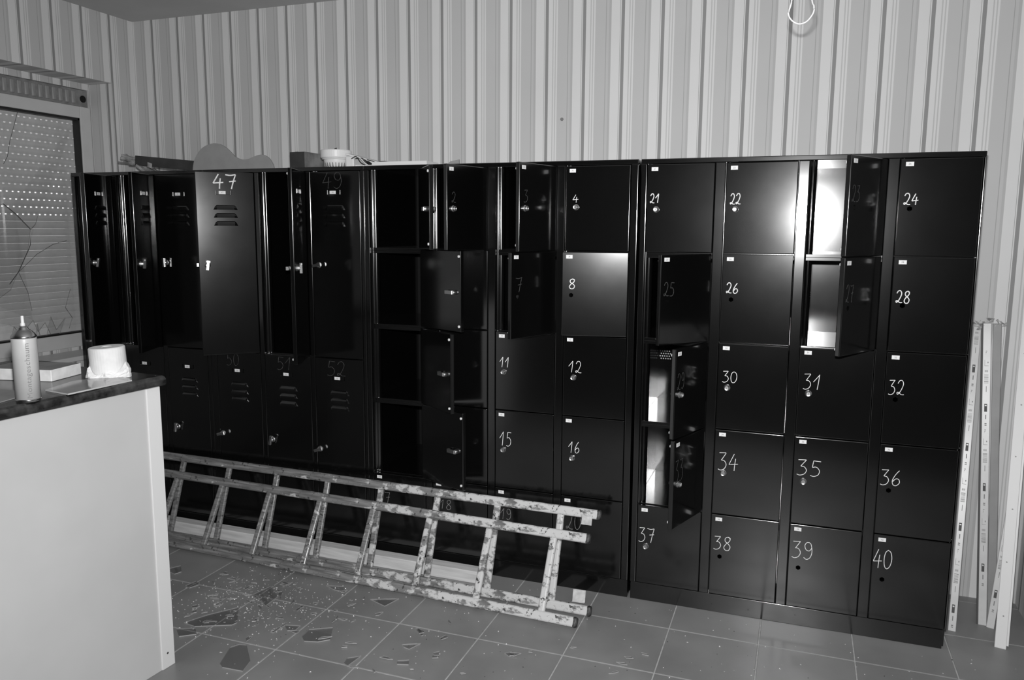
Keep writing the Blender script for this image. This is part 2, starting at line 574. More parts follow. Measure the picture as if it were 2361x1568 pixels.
# the broken pane: a bite is missing at the lower left
pane = [(-.252, .96), (-.252, 2.136), (-1.62, 2.136), (-1.62, 1.25), (-1.1, 1.08), (-.97, 1.23), (-.80, 1.17), (-.715, 1.22), (-.665, 1.31), (-.60, 1.42),
        (-.575, 1.53), (-.655, 1.61), (-.72, 1.66), (-.82, 1.60), (-.99, 1.44), (-1.04, 1.22), (-.90, 1.08), (-.74, 1.04), (-.655, 1.0), (-.60, 1.05), (-.575, .985), (-.53, 1.03), (-.50, .96)]
poly = [(y - OY, z - OZ) for y, z in pane]
pm = MB().prism(poly, -.002, .002, 0, 1)
po = link('pane', pm.mesh('pane', [M['glass'], M['shard_edge']]), win, (-.030, 0, 0), (PI / 2, 0, PI / 2))
def crack(pts, r=.0011):
    pts = [(-.0265, y - OY, z - OZ) for y, z in pts]
    MB().tube(pts, r, 5).build('crack', M['crack'], win)
crack([(-.600, 2.13), (-.625, 2.06), (-.655, 1.98), (-.675, 1.90), (-.70, 1.86)])
crack([(-.72, 1.66), (-.655, 1.61), (-.575, 1.53), (-.585, 1.45), (-.60, 1.42), (-.665, 1.31), (-.72, 1.25)], .0016)
crack([(-.575, 1.53), (-.545, 1.56), (-.53, 1.60)], .0008)
crack([(-.665, 1.31), (-.55, 1.40), (-.45, 1.45), (-.36, 1.47)], .0007)
crack([(-.665, 1.31), (-.62, 1.20), (-.605, 1.10)], .0007)
crack([(-.36, 1.20), (-.40, 1.10), (-.36, 1.04), (-.385, .98)], .0008)
for pts in ([(-.60, .952), (-.57, .952), (-.585, 1.035)], [(-.535, .952), (-.455, .952), (-.41, 1.045), (-.47, .985), (-.50, 1.06)], [(-.74, .952), (-.66, .952), (-.72, 1.03)]):
    pr = MB().prism([(y - OY, z - OZ) for y, z in pts], -.002, .002, 0, 1)
    link('standing_shard', pr.mesh('standing_shard', [M['glass'], M['shard_edge']]), win, (-.022, 0, 0), (PI / 2, 0, PI / 2))

# roller shutter behind the pane: slats with light slots, the lower ones closed
sh = thing('roller_shutter', 'grey roller shutter with rows of light slots behind the broken window', 'shutter', (XN - .10, -.18, .90))
PITCH_S = .0392
n_slats = 36
LY = 1.50
def slat_body(h0, h1, perforated):
    mb = MB()
    n = 6
    vs = []
    for i in range(n + 1):
        t = i / n
        z = h0 + (h1 - h0) * t
        x = .006 * math.sin(PI * t)
        vs += [(x, 0, z), (x, -LY, z), (x - .004, 0, z), (x - .004, -LY, z)]
    for i in range(n):
        a = i * 4
        mb.add([], [])
    fs = []
    for i in range(n):
        a = i * 4
        fs += [(a, a + 1, a + 5, a + 4), (a + 2, a + 6, a + 7, a + 3), (a, a + 4, a + 6, a + 2), (a + 1, a + 3, a + 7, a + 5)]
    fs += [(0, 2, 3, 1), (n * 4, n * 4 + 1, n * 4 + 3, n * 4 + 2)]
    mb.add(vs, fs)
    if perforated:
        # lip above the slat: bridges with slots between them
        z0, z1 = h1, PITCH_S
        y = 0.0
        while y > -LY + .03:
            mb.box(-.004, .001, y - .020, y, z0, z1)
            y -= .0331
    return mb
m_perf = slat_body(0, .0325, True).mesh('shutter_slat', [M['shutter']])
m_shut = slat_body(0, PITCH_S - .0006, False).mesh('shutter_slat', [M['shutter']])
ZTOP = 2.1205
for i in range(-1, n_slats):
    z = ZTOP - .0368 - i * PITCH_S
    if z < .90:
        break
    o = link('shutter_slat', m_perf if 0 <= i < 14 else m_shut, sh, (0, -.0165 * (i % 2), z - .90))
# sheet added outside to dim the upper light slots; lower ones see open sky
dim_m, dim_nt, dim_b = new_mat('slot_dimmer')
dim_t = dim_nt.nodes.new('ShaderNodeBsdfTranslucent')
dim_t.inputs['Color'].default_value = g(.42)
dim_nt.links.new(dim_t.outputs['BSDF'], dim_nt.nodes['Material Output'].inputs['Surface'])
dim = MB().add([(-3.46, -4.2, 2.75), (-3.46, .8, 2.75), (-4.75, .8, 1.845), (-4.75, -4.2, 1.845), (-4.75, .8, 1.825), (-4.75, -4.2, 1.825)], [(0, 1, 2, 3), (3, 2, 4, 5)]).build('slot_dimmer_sheet', dim_m)
struct(dim)
# sill board and bits on it
sill = MB().box(XN + .004, XL + .035, NY0 + .002, NY1 - .002, .832, .858).build('window_sill', M['pvc'], None, bevel=.004)
struct(sill)
sill.name = 'trim_1'

# ------------------------------------------------------------------ handwritten numerals
S = {
 '0': [[(.5, 1), (.18, .85), (.05, .5), (.15, .12), (.45, 0), (.8, .18), (.95, .55), (.8, .88), (.45, 1)]],
 '1': [[(.0, .52), (.35, .75), (.72, 1.0)], [(.72, 1.0), (.62, .5), (.5, 0)]],
 '2': [[(.08, .78), (.3, .98), (.65, 1), (.85, .78), (.7, .48), (.4, .18), (.1, .02), (.02, .14), (.25, .16), (.6, .02), (1, .02)]],
 '3': [[(.1, .97), (.85, 1)], [(.85, 1), (.35, .58)], [(.35, .58), (.7, .54), (.9, .32), (.7, .08), (.3, -.02), (0, .03)]],
 '4': [[(.55, 1), (.0, .36)], [(.0, .36), (1, .42)], [(.72, .72), (.64, .36), (.6, 0)]],
 '5': [[(1, .98), (.32, 1)], [(.32, 1), (.22, .58)], [(.22, .58), (.6, .62), (.9, .40), (.78, .12), (.4, 0), (.05, .04)]],
 '6': [[(.8, 1), (.4, .7), (.1, .32), (.2, .04), (.55, 0), (.88, .2), (.78, .42), (.45, .44), (.14, .24)]],
 '7': [[(.0, .97), (.5, .93), (1, 1)], [(1, 1), (.75, .5), (.55, 0)], [(.35, .5), (1.0, .56)]],
 '8': [[(.9, .9), (.6, 1), (.25, .88), (.25, .66), (.6, .5), (.88, .28), (.7, .02), (.3, 0), (.1, .2), (.35, .46), (.75, .68), (.85, .88), (.6, .99)]],
 '9': [[(.85, .7), (.6, .52), (.25, .58), (.12, .82), (.35, 1), (.7, .96), (.85, .7), (.88, .4), (.7, .12), (.35, 0), (.05, .1)]],
}
def strokes(txt, x0, z0, x1, z1):
    """polylines for txt in the box; x right, z up"""
    out = []
    n = len(txt)
    w = (x1 - x0) / (n + .22 * (n - 1)) if n > 1 else (x1 - x0)
    for i, ch in enumerate(txt):
        ox = x0 + i * w * 1.22
        for st in S[ch]:
            jit = random.uniform(-.02, .02)
            pts = catmull(st, 5) if len(st) > 2 else st
            out.append([(ox + px * w, z0 + (pz + jit) * (z1 - z0)) for px, pz in pts])
    return out
def ribbon(mb, line, wd, y=-.0002, th=.0006, mi=0):
    """raised painted stroke on a surface facing -y"""
    vs, fs = [], []
    N = len(line)
    for i in range(N):
        a, b2 = line[max(i - 1, 0)], line[min(i + 1, N - 1)]
        dx, dz = b2[0] - a[0], b2[1] - a[1]
        l = math.hypot(dx, dz) or 1
        nx, nz = -dz / l * wd / 2, dx / l * wd / 2
        px, pz = line[i]
        vs += [(px + nx, y, pz + nz), (px, y - th, pz), (px - nx, y, pz - nz)]
    for i in range(N - 1):
        a = i * 3
        fs += [(a, a + 1, a + 4, a + 3), (a + 1, a + 2, a + 5, a + 4)]
    mb.add(vs, fs, mi)

# ------------------------------------------------------------------ lockers
def door_mesh(w, h, t, hole=None):
    bm = bmesh.new()
    rings = []
    for y in (0.0, t):
        out = [bm.verts.new(p) for p in ((-w, y, 0), (0, y, 0), (0, y, h), (-w, y, h))]
        es = [bm.edges.new((out[i], out[(i + 1) % 4])) for i in range(4)]
        if hole:
            hx, hz, r = hole
            hv = [bm.verts.new((hx + r * math.sin(PI / 3 * k), y, hz + r * math.cos(PI / 3 * k))) for k in range(6)]
            es += [bm.edges.new((hv[i], hv[(i + 1) % 6])) for i in range(6)]
            bmesh.ops.triangle_fill(bm, use_beauty=True, use_dissolve=False, edges=es)
        else:
            hv = None
            bm.faces.new(out)
        rings.append((out, hv))
    (o0, h0), (o1, h1) = rings
    for i in range(4):
        j = (i + 1) % 4
        bm.faces.new((o0[i], o0[j], o1[j], o1[i]))
    if hole:
        for i in range(6):
            j = (i + 1) % 6
            bm.faces.new((h0[i], h0[j], h1[j], h1[i]))
    bmesh.ops.recalc_face_normals(bm, faces=bm.faces)
    corner = set(o0 + o1)
    es = [e for e in bm.edges if e.verts[0] in corner and e.verts[1] in corner and e.calc_face_angle(0) > .6]
    bmesh.ops.bevel(bm, geom=es, offset=.0028, segments=4, profile=.5, affect='EDGES', clamp_overlap=True)
    me = bpy.data.meshes.new('door')
    bm.to_mesh(me)
    bm.free()
    soften(me)
    me.materials.append(M['black'])
    return me

me_lock = (MB().lathe([(.0125, 0), (.0125, -.002), (.0105, -.004), (.0098, -.012), (.0085, -.0135), (.006, -.0128), (.0058, -.0108)], 20, axis='Y')
           .box(-.0007, .0007, -.0112, -.0105, -.0035, .0035, 1)).mesh('lock', [M['chrome'], M['slot']])
me_knob = (MB().lathe([(.014, 0), (.014, -.003), (.011, -.005), (.010, -.016), (.0085, -.018)], 18, axis='Y')
           .obox((0, -.020, 0), (.0065, 0, 0), (0, .006, 0), (0, 0, .023)).obox((0, -.020, .017), (.0095, 0, 0), (0, .004, 0), (0, 0, .0045))).mesh('latch_knob', [M['chrome']], .0012, 1)
me_cam = (MB().lathe([(.010, 0), (.010, .014), (.008, .016)], 12, axis='Y').obox((-.022, .016, 0), (.022, 0, 0), (0, .0025, 0), (0, 0, .008))
          .obox((-.040, .012, 0), (.006, 0, 0), (0, .006, 0), (0, 0, .008))).mesh('cam_lever', [M['chrome']], .0008, 1)
me_bump = MB().lathe([(.0055, 0), (.0055, .004), (.0035, .0055)], 12, axis='Y').mesh('bumper', [M['white_plastic']])
def louver_mesh(w=.108, h=.022, dp=.007):
    vs, fs = [], []
    n = 14
    for i in range(n + 1):
        u = i / n
        e = min(u, 1 - u) * w
        s = math.sin(min(1, e / .016) * PI / 2)
        x = (u - .5) * w
        vs += [(x, .0004, h * s), (x, -dp * .45 * s, h * .80 * s), (x, -dp * .85 * s, h * .45 * s), (x, -dp * s, 0.0), (x, -dp * s + .0015, 0.0)]
    for i in range(n):
        for k in range(4):
            a = i * 5 + k
            fs.append((a, a + 5, a + 6, a + 1))
    mb = MB().add(vs, fs)
    mb.box(-w / 2 + .008, w / 2 - .008, -.0006, .0006, .001, h - .006, 1)
    return mb.mesh('louver', [M['black'], M['void']], smooth=False)
me_louver = louver_mesh()
def holder_mesh():
    mb = MB()
    mb.box(-.034, -.0315, -.004, 0, -.010, .010)
    mb.box(.0315, .034, -.004, 0, -.010, .010)
    mb.box(-.034, .034, -.0022, 0, -.0105, -.009)
    return mb.mesh('label_holder', [M['black']], .0006, 1)
me_holder = holder_mesh()

def sticker(door, num, x, z, w=.026, h=.0145):
    mb = MB().box(-w / 2, w / 2, -.0006, 0, -h / 2, h / 2, 0)
    for st in strokes(str(num), -.0042, -.0026, .0042, .0026):
        ribbon(mb, st, .0009, -.0007, .0001, 1)
    return link('number_tag', mb.mesh('number_tag', [M['sticker'], M['print']], fix=False), door, (x, 0, z))

def painted_number(door, num, bb, matname, wd):
    mb = MB()
    for st in strokes(str(num), bb[0], bb[1], bb[2], bb[3]):
        ribbon(mb, st, wd)
    return link('painted_number', mb.mesh('painted_number', [M[matname]], fix=False), door)

NUM = {49: (0.066, 0.006, 0.169, 0.077), 50: (0.055, 0.012, 0.131, 0.071), 51: (0.067, 0.011, 0.153, 0.073), 52: (0.063, 0.015, 0.163, 0.082),
       47: (.078, .010, .178, .076), 4: (0.031, 0.115, 0.054, 0.147), 8: (0.028, 0.11, 0.055, 0.149), 11: (0.02, 0.111, 0.065, 0.155),
       12: (0.025, 0.109, 0.08, 0.157), 15: (0.021, 0.096, 0.075, 0.158), 16: (0.03, 0.109, 0.078, 0.157), 17: (0.022, 0.089, 0.081, 0.141),
       18: (0.032, 0.09, 0.092, 0.134), 19: (0.026, 0.093, 0.077, 0.142), 20: (0.025, 0.073, 0.091, 0.145), 21: (0.014, 0.114, 0.051, 0.149),
       22: (0.019, 0.116, 0.057, 0.155), 24: (0.018, 0.122, 0.064, 0.161), 26: (0.019, 0.111, 0.063, 0.15), 28: (0.016, 0.122, 0.061, 0.165),
       30: (0.019, 0.11, 0.075, 0.154), 31: (0.018, 0.101, 0.083, 0.159), 32: (0.013, 0.103, 0.065, 0.156), 34: (0.017, 0.093, 0.093, 0.162),
       35: (0.013, 0.09, 0.098, 0.15), 36: (0.008, 0.096, 0.076, 0.154), 37: (0.008, 0.095, 0.071, 0.156), 38: (0.013, 0.09, 0.081, 0.146),
       39: (0.012, 0.067, 0.089, 0.136), 40: (0.004, 0.058, 0.068, 0.132),
       3: (.03, .105, .058, .15), 7: (.026, .10, .062, .158), 2: (.03, .11, .055, .15), 23: (.018, .10, .07, .155), 25: (.018, .105, .07, .155),
       27: (.02, .095, .068, .155), 29: (.018, .095, .072, .155), 33: (.012, .08, .08, .165)}
LOCKPOS = {4: (.045, .165), 12: (.046, .178), 16: (.046, .18), 50: (.018, .419), 51: (.03, .424), 52: (.016, .443), 46: (.042, .412), 43: (.031, .43), 49: (.035, .425)}
HOLES = {8, 24, 26, 28, 32, 36, 38, 39, 40, 7, 25, 27, 23}
NOLOCK = {17, 18, 19, 20, 6, 10, 14, 44}
FAINT = {49: 'chalk_faint', 50: 'chalk_faint', 51: 'chalk_faint', 52: 'chalk_faint', 17: 'chalk_grey', 18: 'chalk_grey', 19: 'chalk_grey', 20: 'chalk_grey',
         11: 'chalk', 4: 'chalk', 3: 'chalk_faint', 2: 'chalk_faint', 7: 'chalk_faint', 23: 'chalk_faint', 27: 'chalk_faint', 33: 'chalk_faint', 29: 'chalk_faint', 25: 'chalk_faint'}  # open doors' numerals: dim light on turned faces put into the colour
ANG = {41: 108.5, 42: 111.5, 43: 2.5, 47: 44.6, 48: 112, 1: 125.5, 2: 74.5, 3: 74.5, 5: 155.5, 7: 66, 9: 144.5, 13: 157.5, 8: 11.8, 22: -2.0, 26: -1.5, 24: 0.8, 28: 0.5,
       23: 59.5, 25: 51.5, 27: 59.5, 29: 70, 33: 71.5}
INSIDE = {1, 5, 9, 13, 3, 23, 29, 33, 48}
KNOBROT = {41: 20, 42: 10, 43: 0, 47: 8, 48: 0, 49: 80, 50: 75, 51: 15, 52: 70, 45: 0, 46: 10, 44: 0}
dcache = {}
DT = .018

def add_door(cab, num, x0, xr, w, ztop, zbot, tall):
    gp = .0018
    dw, h = w - 2 * gp, ztop - zbot - 2 * gp
    hole = None
    lx, lz = LOCKPOS.get(num, (.038, .175) if not tall else (.038, .43))
    if num in HOLES:
        hole = (round(-dw + lx, 4), round(h - lz + .0, 4), .0095)
    key = (round(dw, 4), round(h, 4), hole)
    if key not in dcache:
        dcache[key] = door_mesh(dw, h, DT, hole)
    a = math.radians(ANG.get(num, 0))
    d = link('door', dcache[key], cab, (xr - gp, -.0005, zbot + gp), (0, 0, a))
    d['label'] = 'black steel locker door number %d' % num if num not in (44, 45, 46) else 'black steel lower locker door'
    if num in (47, 48, 49, 50, 51, 52, 41, 42, 43, 44, 45, 46):
        link('label_holder', me_holder, d, (-dw + .122, 0, h - .094))
        sticker(d, num, -dw + (.118 if num != 47 else .116), h - .094, .032 if num in (49,) else .030, .0145)
        for q in range(3):
            link('louver', me_louver, d, (-dw + .128, 0, h - .151 - .037 * q - .022))
    else:
        sticker(d, num, -dw + .029, h - .019)
    if num in NUM:
        b = NUM[num]
        painted_number(d, num, (-dw + b[0], h - b[3], -dw + b[2], h - b[1]), FAINT.get(num, 'chalk'), .0055 if num == 47 else (.0034 if num in (8, 21, 22, 24, 26, 28) else .0025))
    if num not in HOLES and num not in NOLOCK:
        if tall:
            link('latch_knob', me_knob, d, (-dw + lx, 0, h - lz), (0, math.radians(KNOBROT.get(num, 0)), 0))
        else:
            link('lock', me_lock, d, (-dw + lx, 0, h - lz), (0, math.radians((num * 37) % 40 - 20), 0))
        if num in INSIDE or num == 47:
            # seen from inside: the cam lever reaches over the free edge side
            link('cam_lever', me_cam, d, (-dw + lx, DT, h - lz), (0, 0, 0) if num in (47, 48) else (0, math.radians(180), 0))
    if num in INSIDE or num in (7, 27, 25):
        link('bumper', me_bump, d, (-dw + .010, DT, h - .024))
        link('bumper', me_bump, d, (-dw + .010, DT, .024))
    return d

def cabinet(label, x0, W, lefts, w, rows, first, back_holes=(), plinth_cut=0.0, inner='matt_black'):
    c = thing('locker_cabinet', label, 'locker', (x0, -D, 0), group='black locker cabinets along the wall')
    bk = M['black']
    inn = M[inner]
    ls = [l - x0 for l in lefts]
    n = len(ls)
    t = .0016
    MB().box(.001, .010, .024, D - .012, .0, H - .012).build('side_panel', bk, c)
    MB().box(W - .010, W - .001, .024, D - .012, .0, H - .012).build('side_panel', bk, c)
    MB().box(.001, W - .001, .004, D - .012, H - .013, H - .001).build('top_panel', bk, c, bevel=.001, segs=1)
    MB().box(.010, W - .010, .030, D - .018, rows[-1] - .014, rows[-1] - .002).build('bottom_panel', bk, c)
    # back panel, perforated where the photograph shows air holes
    bm = bmesh.new()
    y0 = D - .017
    for y in (y0, y0 + .002):
        out = [bm.verts.new(p) for p in ((.010, y, .06), (W - .010, y, .06), (W - .010, y, H - .013), (.010, y, H - .013))]
        es = [bm.edges.new((out[i], out[(i + 1) % 4])) for i in range(4)]
        for hx, hz, r in back_holes:
            hv = [bm.verts.new((hx + r * math.cos(PI / 4 * q + .2), y, hz + r * math.sin(PI / 4 * q + .2))) for q in range(8)]
            es += [bm.edges.new((hv[i], hv[(i + 1) % 8])) for i in range(8)]
        if back_holes:
            bmesh.ops.triangle_fill(bm, use_beauty=True, use_dissolve=False, edges=es)
        else:
            bm.faces.new(out)
    me = bpy.data.meshes.new('back_panel')
    bm.to_mesh(me)
    bm.free()
    me.materials.append(inn)
    link('back_panel', me, c)
    # front frame
    MB().box(0, W, 0, .028, rows[0], H).build('top_rail', bk, c, bevel=.0028, segs=4)
    MB().box(plinth_cut * .3, W - plinth_cut, .001, .030, 0, rows[-1]).build('plinth', bk, c, bevel=.0015, segs=2)
    edges = [(0, ls[0])] + [(ls[i] + w, ls[i + 1]) for i in range(n - 1)] + [(ls[-1] + w, W)]
    for a, b in edges:
        MB().box(a, b, 0, .028, rows[-1], rows[0]).build('post', bk, c, bevel=.0028, segs=4)
    for i in range(n - 1):
        m_ = (ls[i] + w + ls[i + 1]) / 2
        MB().box(m_ - .008, m_ + .008, .028, D - .018, rows[-1], H - .014).build('divider', bk, c)
    for i in range(n):
        # rounded strike strip inside the lock-side jamb
        mb = MB()
        prof = [(-.002, .0195)]
        t0_ = math.radians(6)
        for cxp in (.0, .0128):                     # two softly rounded folds side by side
            for kk in range(9):
                th_ = math.radians(6 + 5.9 * kk)
                prof.append((cxp + .0165 * (math.sin(th_) - math.sin(t0_)), .0195 + cxp * .25 + .0165 * (math.cos(t0_) - math.cos(th_))))
        prof += [(.0262, .040), (.0262, .048), (-.002, .048)]
        vs = [(ls[i] + px, py, z) for z in (rows[-1], rows[0]) for px, py in prof]
        q = len(prof)
        mb.add(vs, [(k, (k + 1) % q, q + (k + 1) % q, q + k) for k in range(q)] + [tuple(range(q))[::-1], tuple(range(q, 2 * q))])
        soften(mb.build('strike_strip', bk, c).data, True)
    shm = {}
    for i in range(n):
        lo = 0.010 if i == 0 else (ls[i - 1] + w + ls[i]) / 2 + .008
        hi = W - .010 if i == n - 1 else (ls[i] + w + ls[i + 1]) / 2 - .008
        for r in range(1, len(rows) - 1):
            key = (round(hi - lo, 4))
            if key not in shm:
                shm[key] = MB().box(0, hi - lo, .0205, D - .018, -.010, .002).box(0, hi - lo, .0205, .0225, -.022, -.010).mesh('shelf', [bk], .0015, 2)
            link('shelf', shm[key], c, (lo, 0, rows[r]))
    num = first
    for r in range(len(rows) - 1):
        for i in range(n):
            add_door(c, num, ls[i], ls[i] + w, w, rows[r], rows[r + 1], len(rows) == 3)
            num += 1
    return c

ZR = [1.803, 1.458, 1.112, .766, .416, .075]
ZT = [1.803, .943, .075]
U3 = [.0235 + .2995 * k for k in range(4)]
U2 = [-1.222 + .3043 * k for k in range(4)]
UB = [-2.098 + .2855 * k for k in range(3)]
UA = [-2.958 + .276 * k for k in range(3)]
holes3 = []
for a in range(5):
    for b in range(4):
        holes3.append((.016 + a * .0105 + (.0052 if b % 2 else 0), .990 - b * .0118, .0034))
for q in range(3):
    holes3.append((.653, 1.597 - .0095 * q, .0022))
    holes3.append((.653, 1.283 - .0095 * q, .0026))
cabinet('black steel locker cabinet at the right, twenty small doors numbered 21 to 40', 0, 1.19, U3, .262, ZR, 21, holes3, .010, 'black')
cabinet('black steel locker cabinet behind the ladder, doors numbered to 20, several swung open', -1.245, 1.235, U2, .270, ZR, 1)
cabinet('black two-tier locker cabinet with louvred doors numbered 47 to 52', -2.135, .889, UB, .262, ZT, 47)
cabinet('black two-tier locker cabinet beside the window, tall upper doors standing open', -2.983, .847, UA, .250, ZT, 41)

# ------------------------------------------------------------------ ladder lying on its side
lad = thing('folding_ladder', 'paint-spattered wooden folding ladder lying on its side before the lockers', 'ladder', (-.12, -.80, 0))
def section(B, BL, T, off0, length, n_r, caps):
    B, BL, T = Vector(B), Vector(BL), Vector(T)
    org = Vector((-.12, -.80, 0))
    ex = (B - BL).normalized()
    u = (T - B)
    wd = u.length
    u.normalize()
    nrm = ex.cross(u)
    rot = Matrix((ex, nrm * -1, u)).transposed().to_euler()     # local x along the rail, y to the back, z up the rungs
    hz = .0195
    for zc in (0.0, wd):
        o = MB().box(-length, 0, -.014, .014, -hz, hz).build('rail', M['wood'], lad, B + u * zc - org, rot, bevel=.009, segs=4)
        cp = MB().box(-.017, .0030, -.0148, .0148, -hz - .0008, hz + .0008).build('rail_end', M['wood_end'], o, (0, 0, 0), bevel=.008, segs=3)
    for k in range(n_r):
        o = link('rung', MB().box(-.0155, .0155, -.010, .010, hz * .6, wd - hz * .6).mesh('rung', [M['wood']], .0092, 4), lad, B - ex * (off0 + .286 * k) - org, rot)
        # shift the mesh so that the paint pattern follows the rail coordinate
        for v in o.data.vertices:
            v.co.x -= off0 + .286 * k
        o.location = B - org
    return B, ex, u, wd, org, rot
B, ex, u, wd, org, rot = section((-.138, -.859, .0265), (-2.196, -.787, .0265), (-.132, -.700, .309), .150, 2.42, 8, 1)
B2, ex2, u2, wd2, org, rot2 = section((-.111, -.747, .025), (-2.277, -.706, .025), (-.108, -.622, .385), .168, 2.44, 8, 1)
def bracket(off, zc, h):
    o = MB().box(-.022, .022, -.017, -.0145, -h, h * .4).box(-.024, .024, -.022, -.0145, h * .38, h * .55).build('hinge_bracket', M['bracket'], lad, B2 - ex2 * off + u2 * zc - org, rot2, bevel=.001)
bracket(.052, wd2 - .020, .026)
br = thing('metal_clip', 'small bent pale metal clip on the floor behind the ladder end', 'clip', (-.190, -.640, 0))
MB().box(-.027, .027, -.002, .0, .0, .052).box(-.027, .027, -.016, .0, .0, .003).box(-.027, .027, -.006, .0, .049, .052).build('plate', M['bracket'], br, rot=(math.radians(-24), 0, 0.1), bevel=.001)

bm_ = MB().box(-1.0, 1.0, -.03, .03, 0, .056).build('timber_beam', M['beam'], None, (-1.625, -.592, 0), (0, 0, math.radians(-.4)), bevel=.003)
tag(bm_, 'pale square timber beam lying on the floor along the lockers', 'beam')

# ------------------------------------------------------------------ counter
ct = thing('counter', 'white laminate counter panel in the left foreground', 'counter', (-1.424, -1.604, 0), (0, 0, math.radians(-4.2)))
MB().box(-.018, 0, -1.75, 0, 0, 1.008).build('side_panel', M['laminate'], ct, bevel=.001)
MB().box(-.70, -.018, -.018, 0, 0, 1.008).build('end_panel', M['laminate'], ct, bevel=.001)
MB().box(-.70, -.018, -1.75, -.018, .08, 1.006).build('carcass', M['laminate'], ct)
MB().box(-.003, .0045, -.052, .003, 0, 1.008).build('corner_edging', M['edge_band'], ct, bevel=.0015)
MB().lathe([(.004, 0), (.004, .0015), (.002, .002)], 10).build('screw_head', M['dull_metal'], ct, (.0045, -.028, .055), (0, PI / 2, 0))
wt_prof = [(-.74, 0), (.006, 0), (.018, .004), (.024, .012), (.024, .024), (.018, .032), (.006, .036), (-.74, .036)]
mb = MB()
vs = [(x, y, z) for y in (-1.78, .014) for x, z in wt_prof]
q = len(wt_prof)
mb.add(vs, [(k, (k + 1) % q, q + (k + 1) % q, q + k) for k in range(q)] + [tuple(range(q))[::-1], tuple(range(q, 2 * q))])
wt = mb.build('worktop', M['marble'], None, (-1.424, -1.604, 1.009), (0, 0, math.radians(-4.2)))
tag(wt, 'dark marbled worktop with rounded nose on the white counter', 'worktop')
ZW = 1.045

# foam can
can = thing('foam_can', 'pale aerosol foam can with vertical lettering standing on the worktop', 'can', (-1.466, -2.051, ZW))
R = .0325
MB().lathe([(R * .78, 0), (R * .97, .001), (R * 1.0, .004), (R * 1.02, .007), (R, .010)], 32).build('bottom_rim', M['tin'], can, smooth=True)
MB().lathe([(R, .010), (R, .182), (R * .985, .185)], 40).build('body', M['can'], can, smooth=True)
MB().lathe([(R * 1.0, .185), (R * 1.03, .188), (R * 1.0, .191), (R * .85, .198), (R * .62, .206), (R * .42, .210), (R * .42, .213), (R * .32, .215), (R * .30, .219)], 32).build('dome', M['tin'], can, smooth=True)
MB().lathe([(.0065, .2185), (.006, .226), (.0045, .228), (.0038, .247), (.0028, .248)], 14).build('nozzle', M['white_plastic'], can, smooth=True)
cu = bpy.data.curves.new('lettering', 'FONT')
cu.body = 'Montageschaum'
cu.size = .0185
cu.space_character = 1.05
tmp = bpy.data.objects.new('lettering_tmp', cu)
COL.objects.link(tmp)
bpy.context.view_layer.update()
dg = bpy.context.evaluated_depsgraph_get()
tm = bpy.data.meshes.new_from_object(tmp.evaluated_get(dg))
bpy.data.objects.remove(tmp)
xs = [v.co.x for v in tm.vertices]
wtxt = max(xs) - min(xs)
a0 = math.atan2(-2.051 - CAM.y, 0)                      # lettering faces the room
a0 = math.atan2(CAM.y + 2.051, CAM.x + 1.466) + .10
for v in tm.vertices:
    along = (v.co.x - min(xs)) / wtxt * .158 + .014
    side = v.co.y - .007
    an = a0 - side / R
    v.co = (R * 1.024 * math.cos(an), R * 1.024 * math.sin(an), along)
tm.materials.append(M['can_print'])
tm.name = 'lettering'
link('lettering', tm, can)

# paper roll with crumpled wrapping
rl = thing('paper_roll', 'white paper roll with torn crumpled paper around its foot on the worktop', 'paper roll', (-1.564, -1.671, ZW))
def ring(r0, r1, z0, z1, n=40):
    return [(r0, z0), (r1 - .003, z0), (r1, z0 + .003), (r1, z1 - .003), (r1 - .003, z1), (r0, z1), (r0, z0)]
MB().lathe(ring(.0165, .0565, 0, .098), 40, close=False).build('paper', M['paper'], rl, (0, 0, .004), (math.radians(1.5), math.radians(-2), 0), smooth=False)
MB().lathe(ring(.0140, .0163, 0, .0965), 24, close=False).build('core', M['core'], rl, (0, 0, .004), (math.radians(1.5), math.radians(-2), 0))
rnd = random.Random(3)
mb = MB()
n, rows_ = 46, 7
vs = []
for j in range(rows_):
    t = j / (rows_ - 1)
    for i in range(n):
        a = 2 * PI * i / n
        bulge = .066 + .006 * math.sin(3 * a + 1) + .005 * math.sin(7 * a + 2 * t) + rnd.uniform(-.0025, .0025)
        r = bulge * (1 - .10 * t ** 2) if t < .9 else .0585
        top = .030 + .014 * math.sin(2 * a + .6) + .008 * math.sin(5 * a)
        vs.append((r * math.cos(a), r * math.sin(a), .001 + t * max(.012, top) + (rnd.uniform(-.002, .002) if 0 < j else 0)))
fs = [(j * n + i, j * n + (i + 1) % n, (j + 1) * n + (i + 1) % n, (j + 1) * n + i) for j in range(rows_ - 1) for i in range(n)]
mb.add(vs, fs)
MB_w = mb.build('crumpled_wrap', M['paper'], rl)

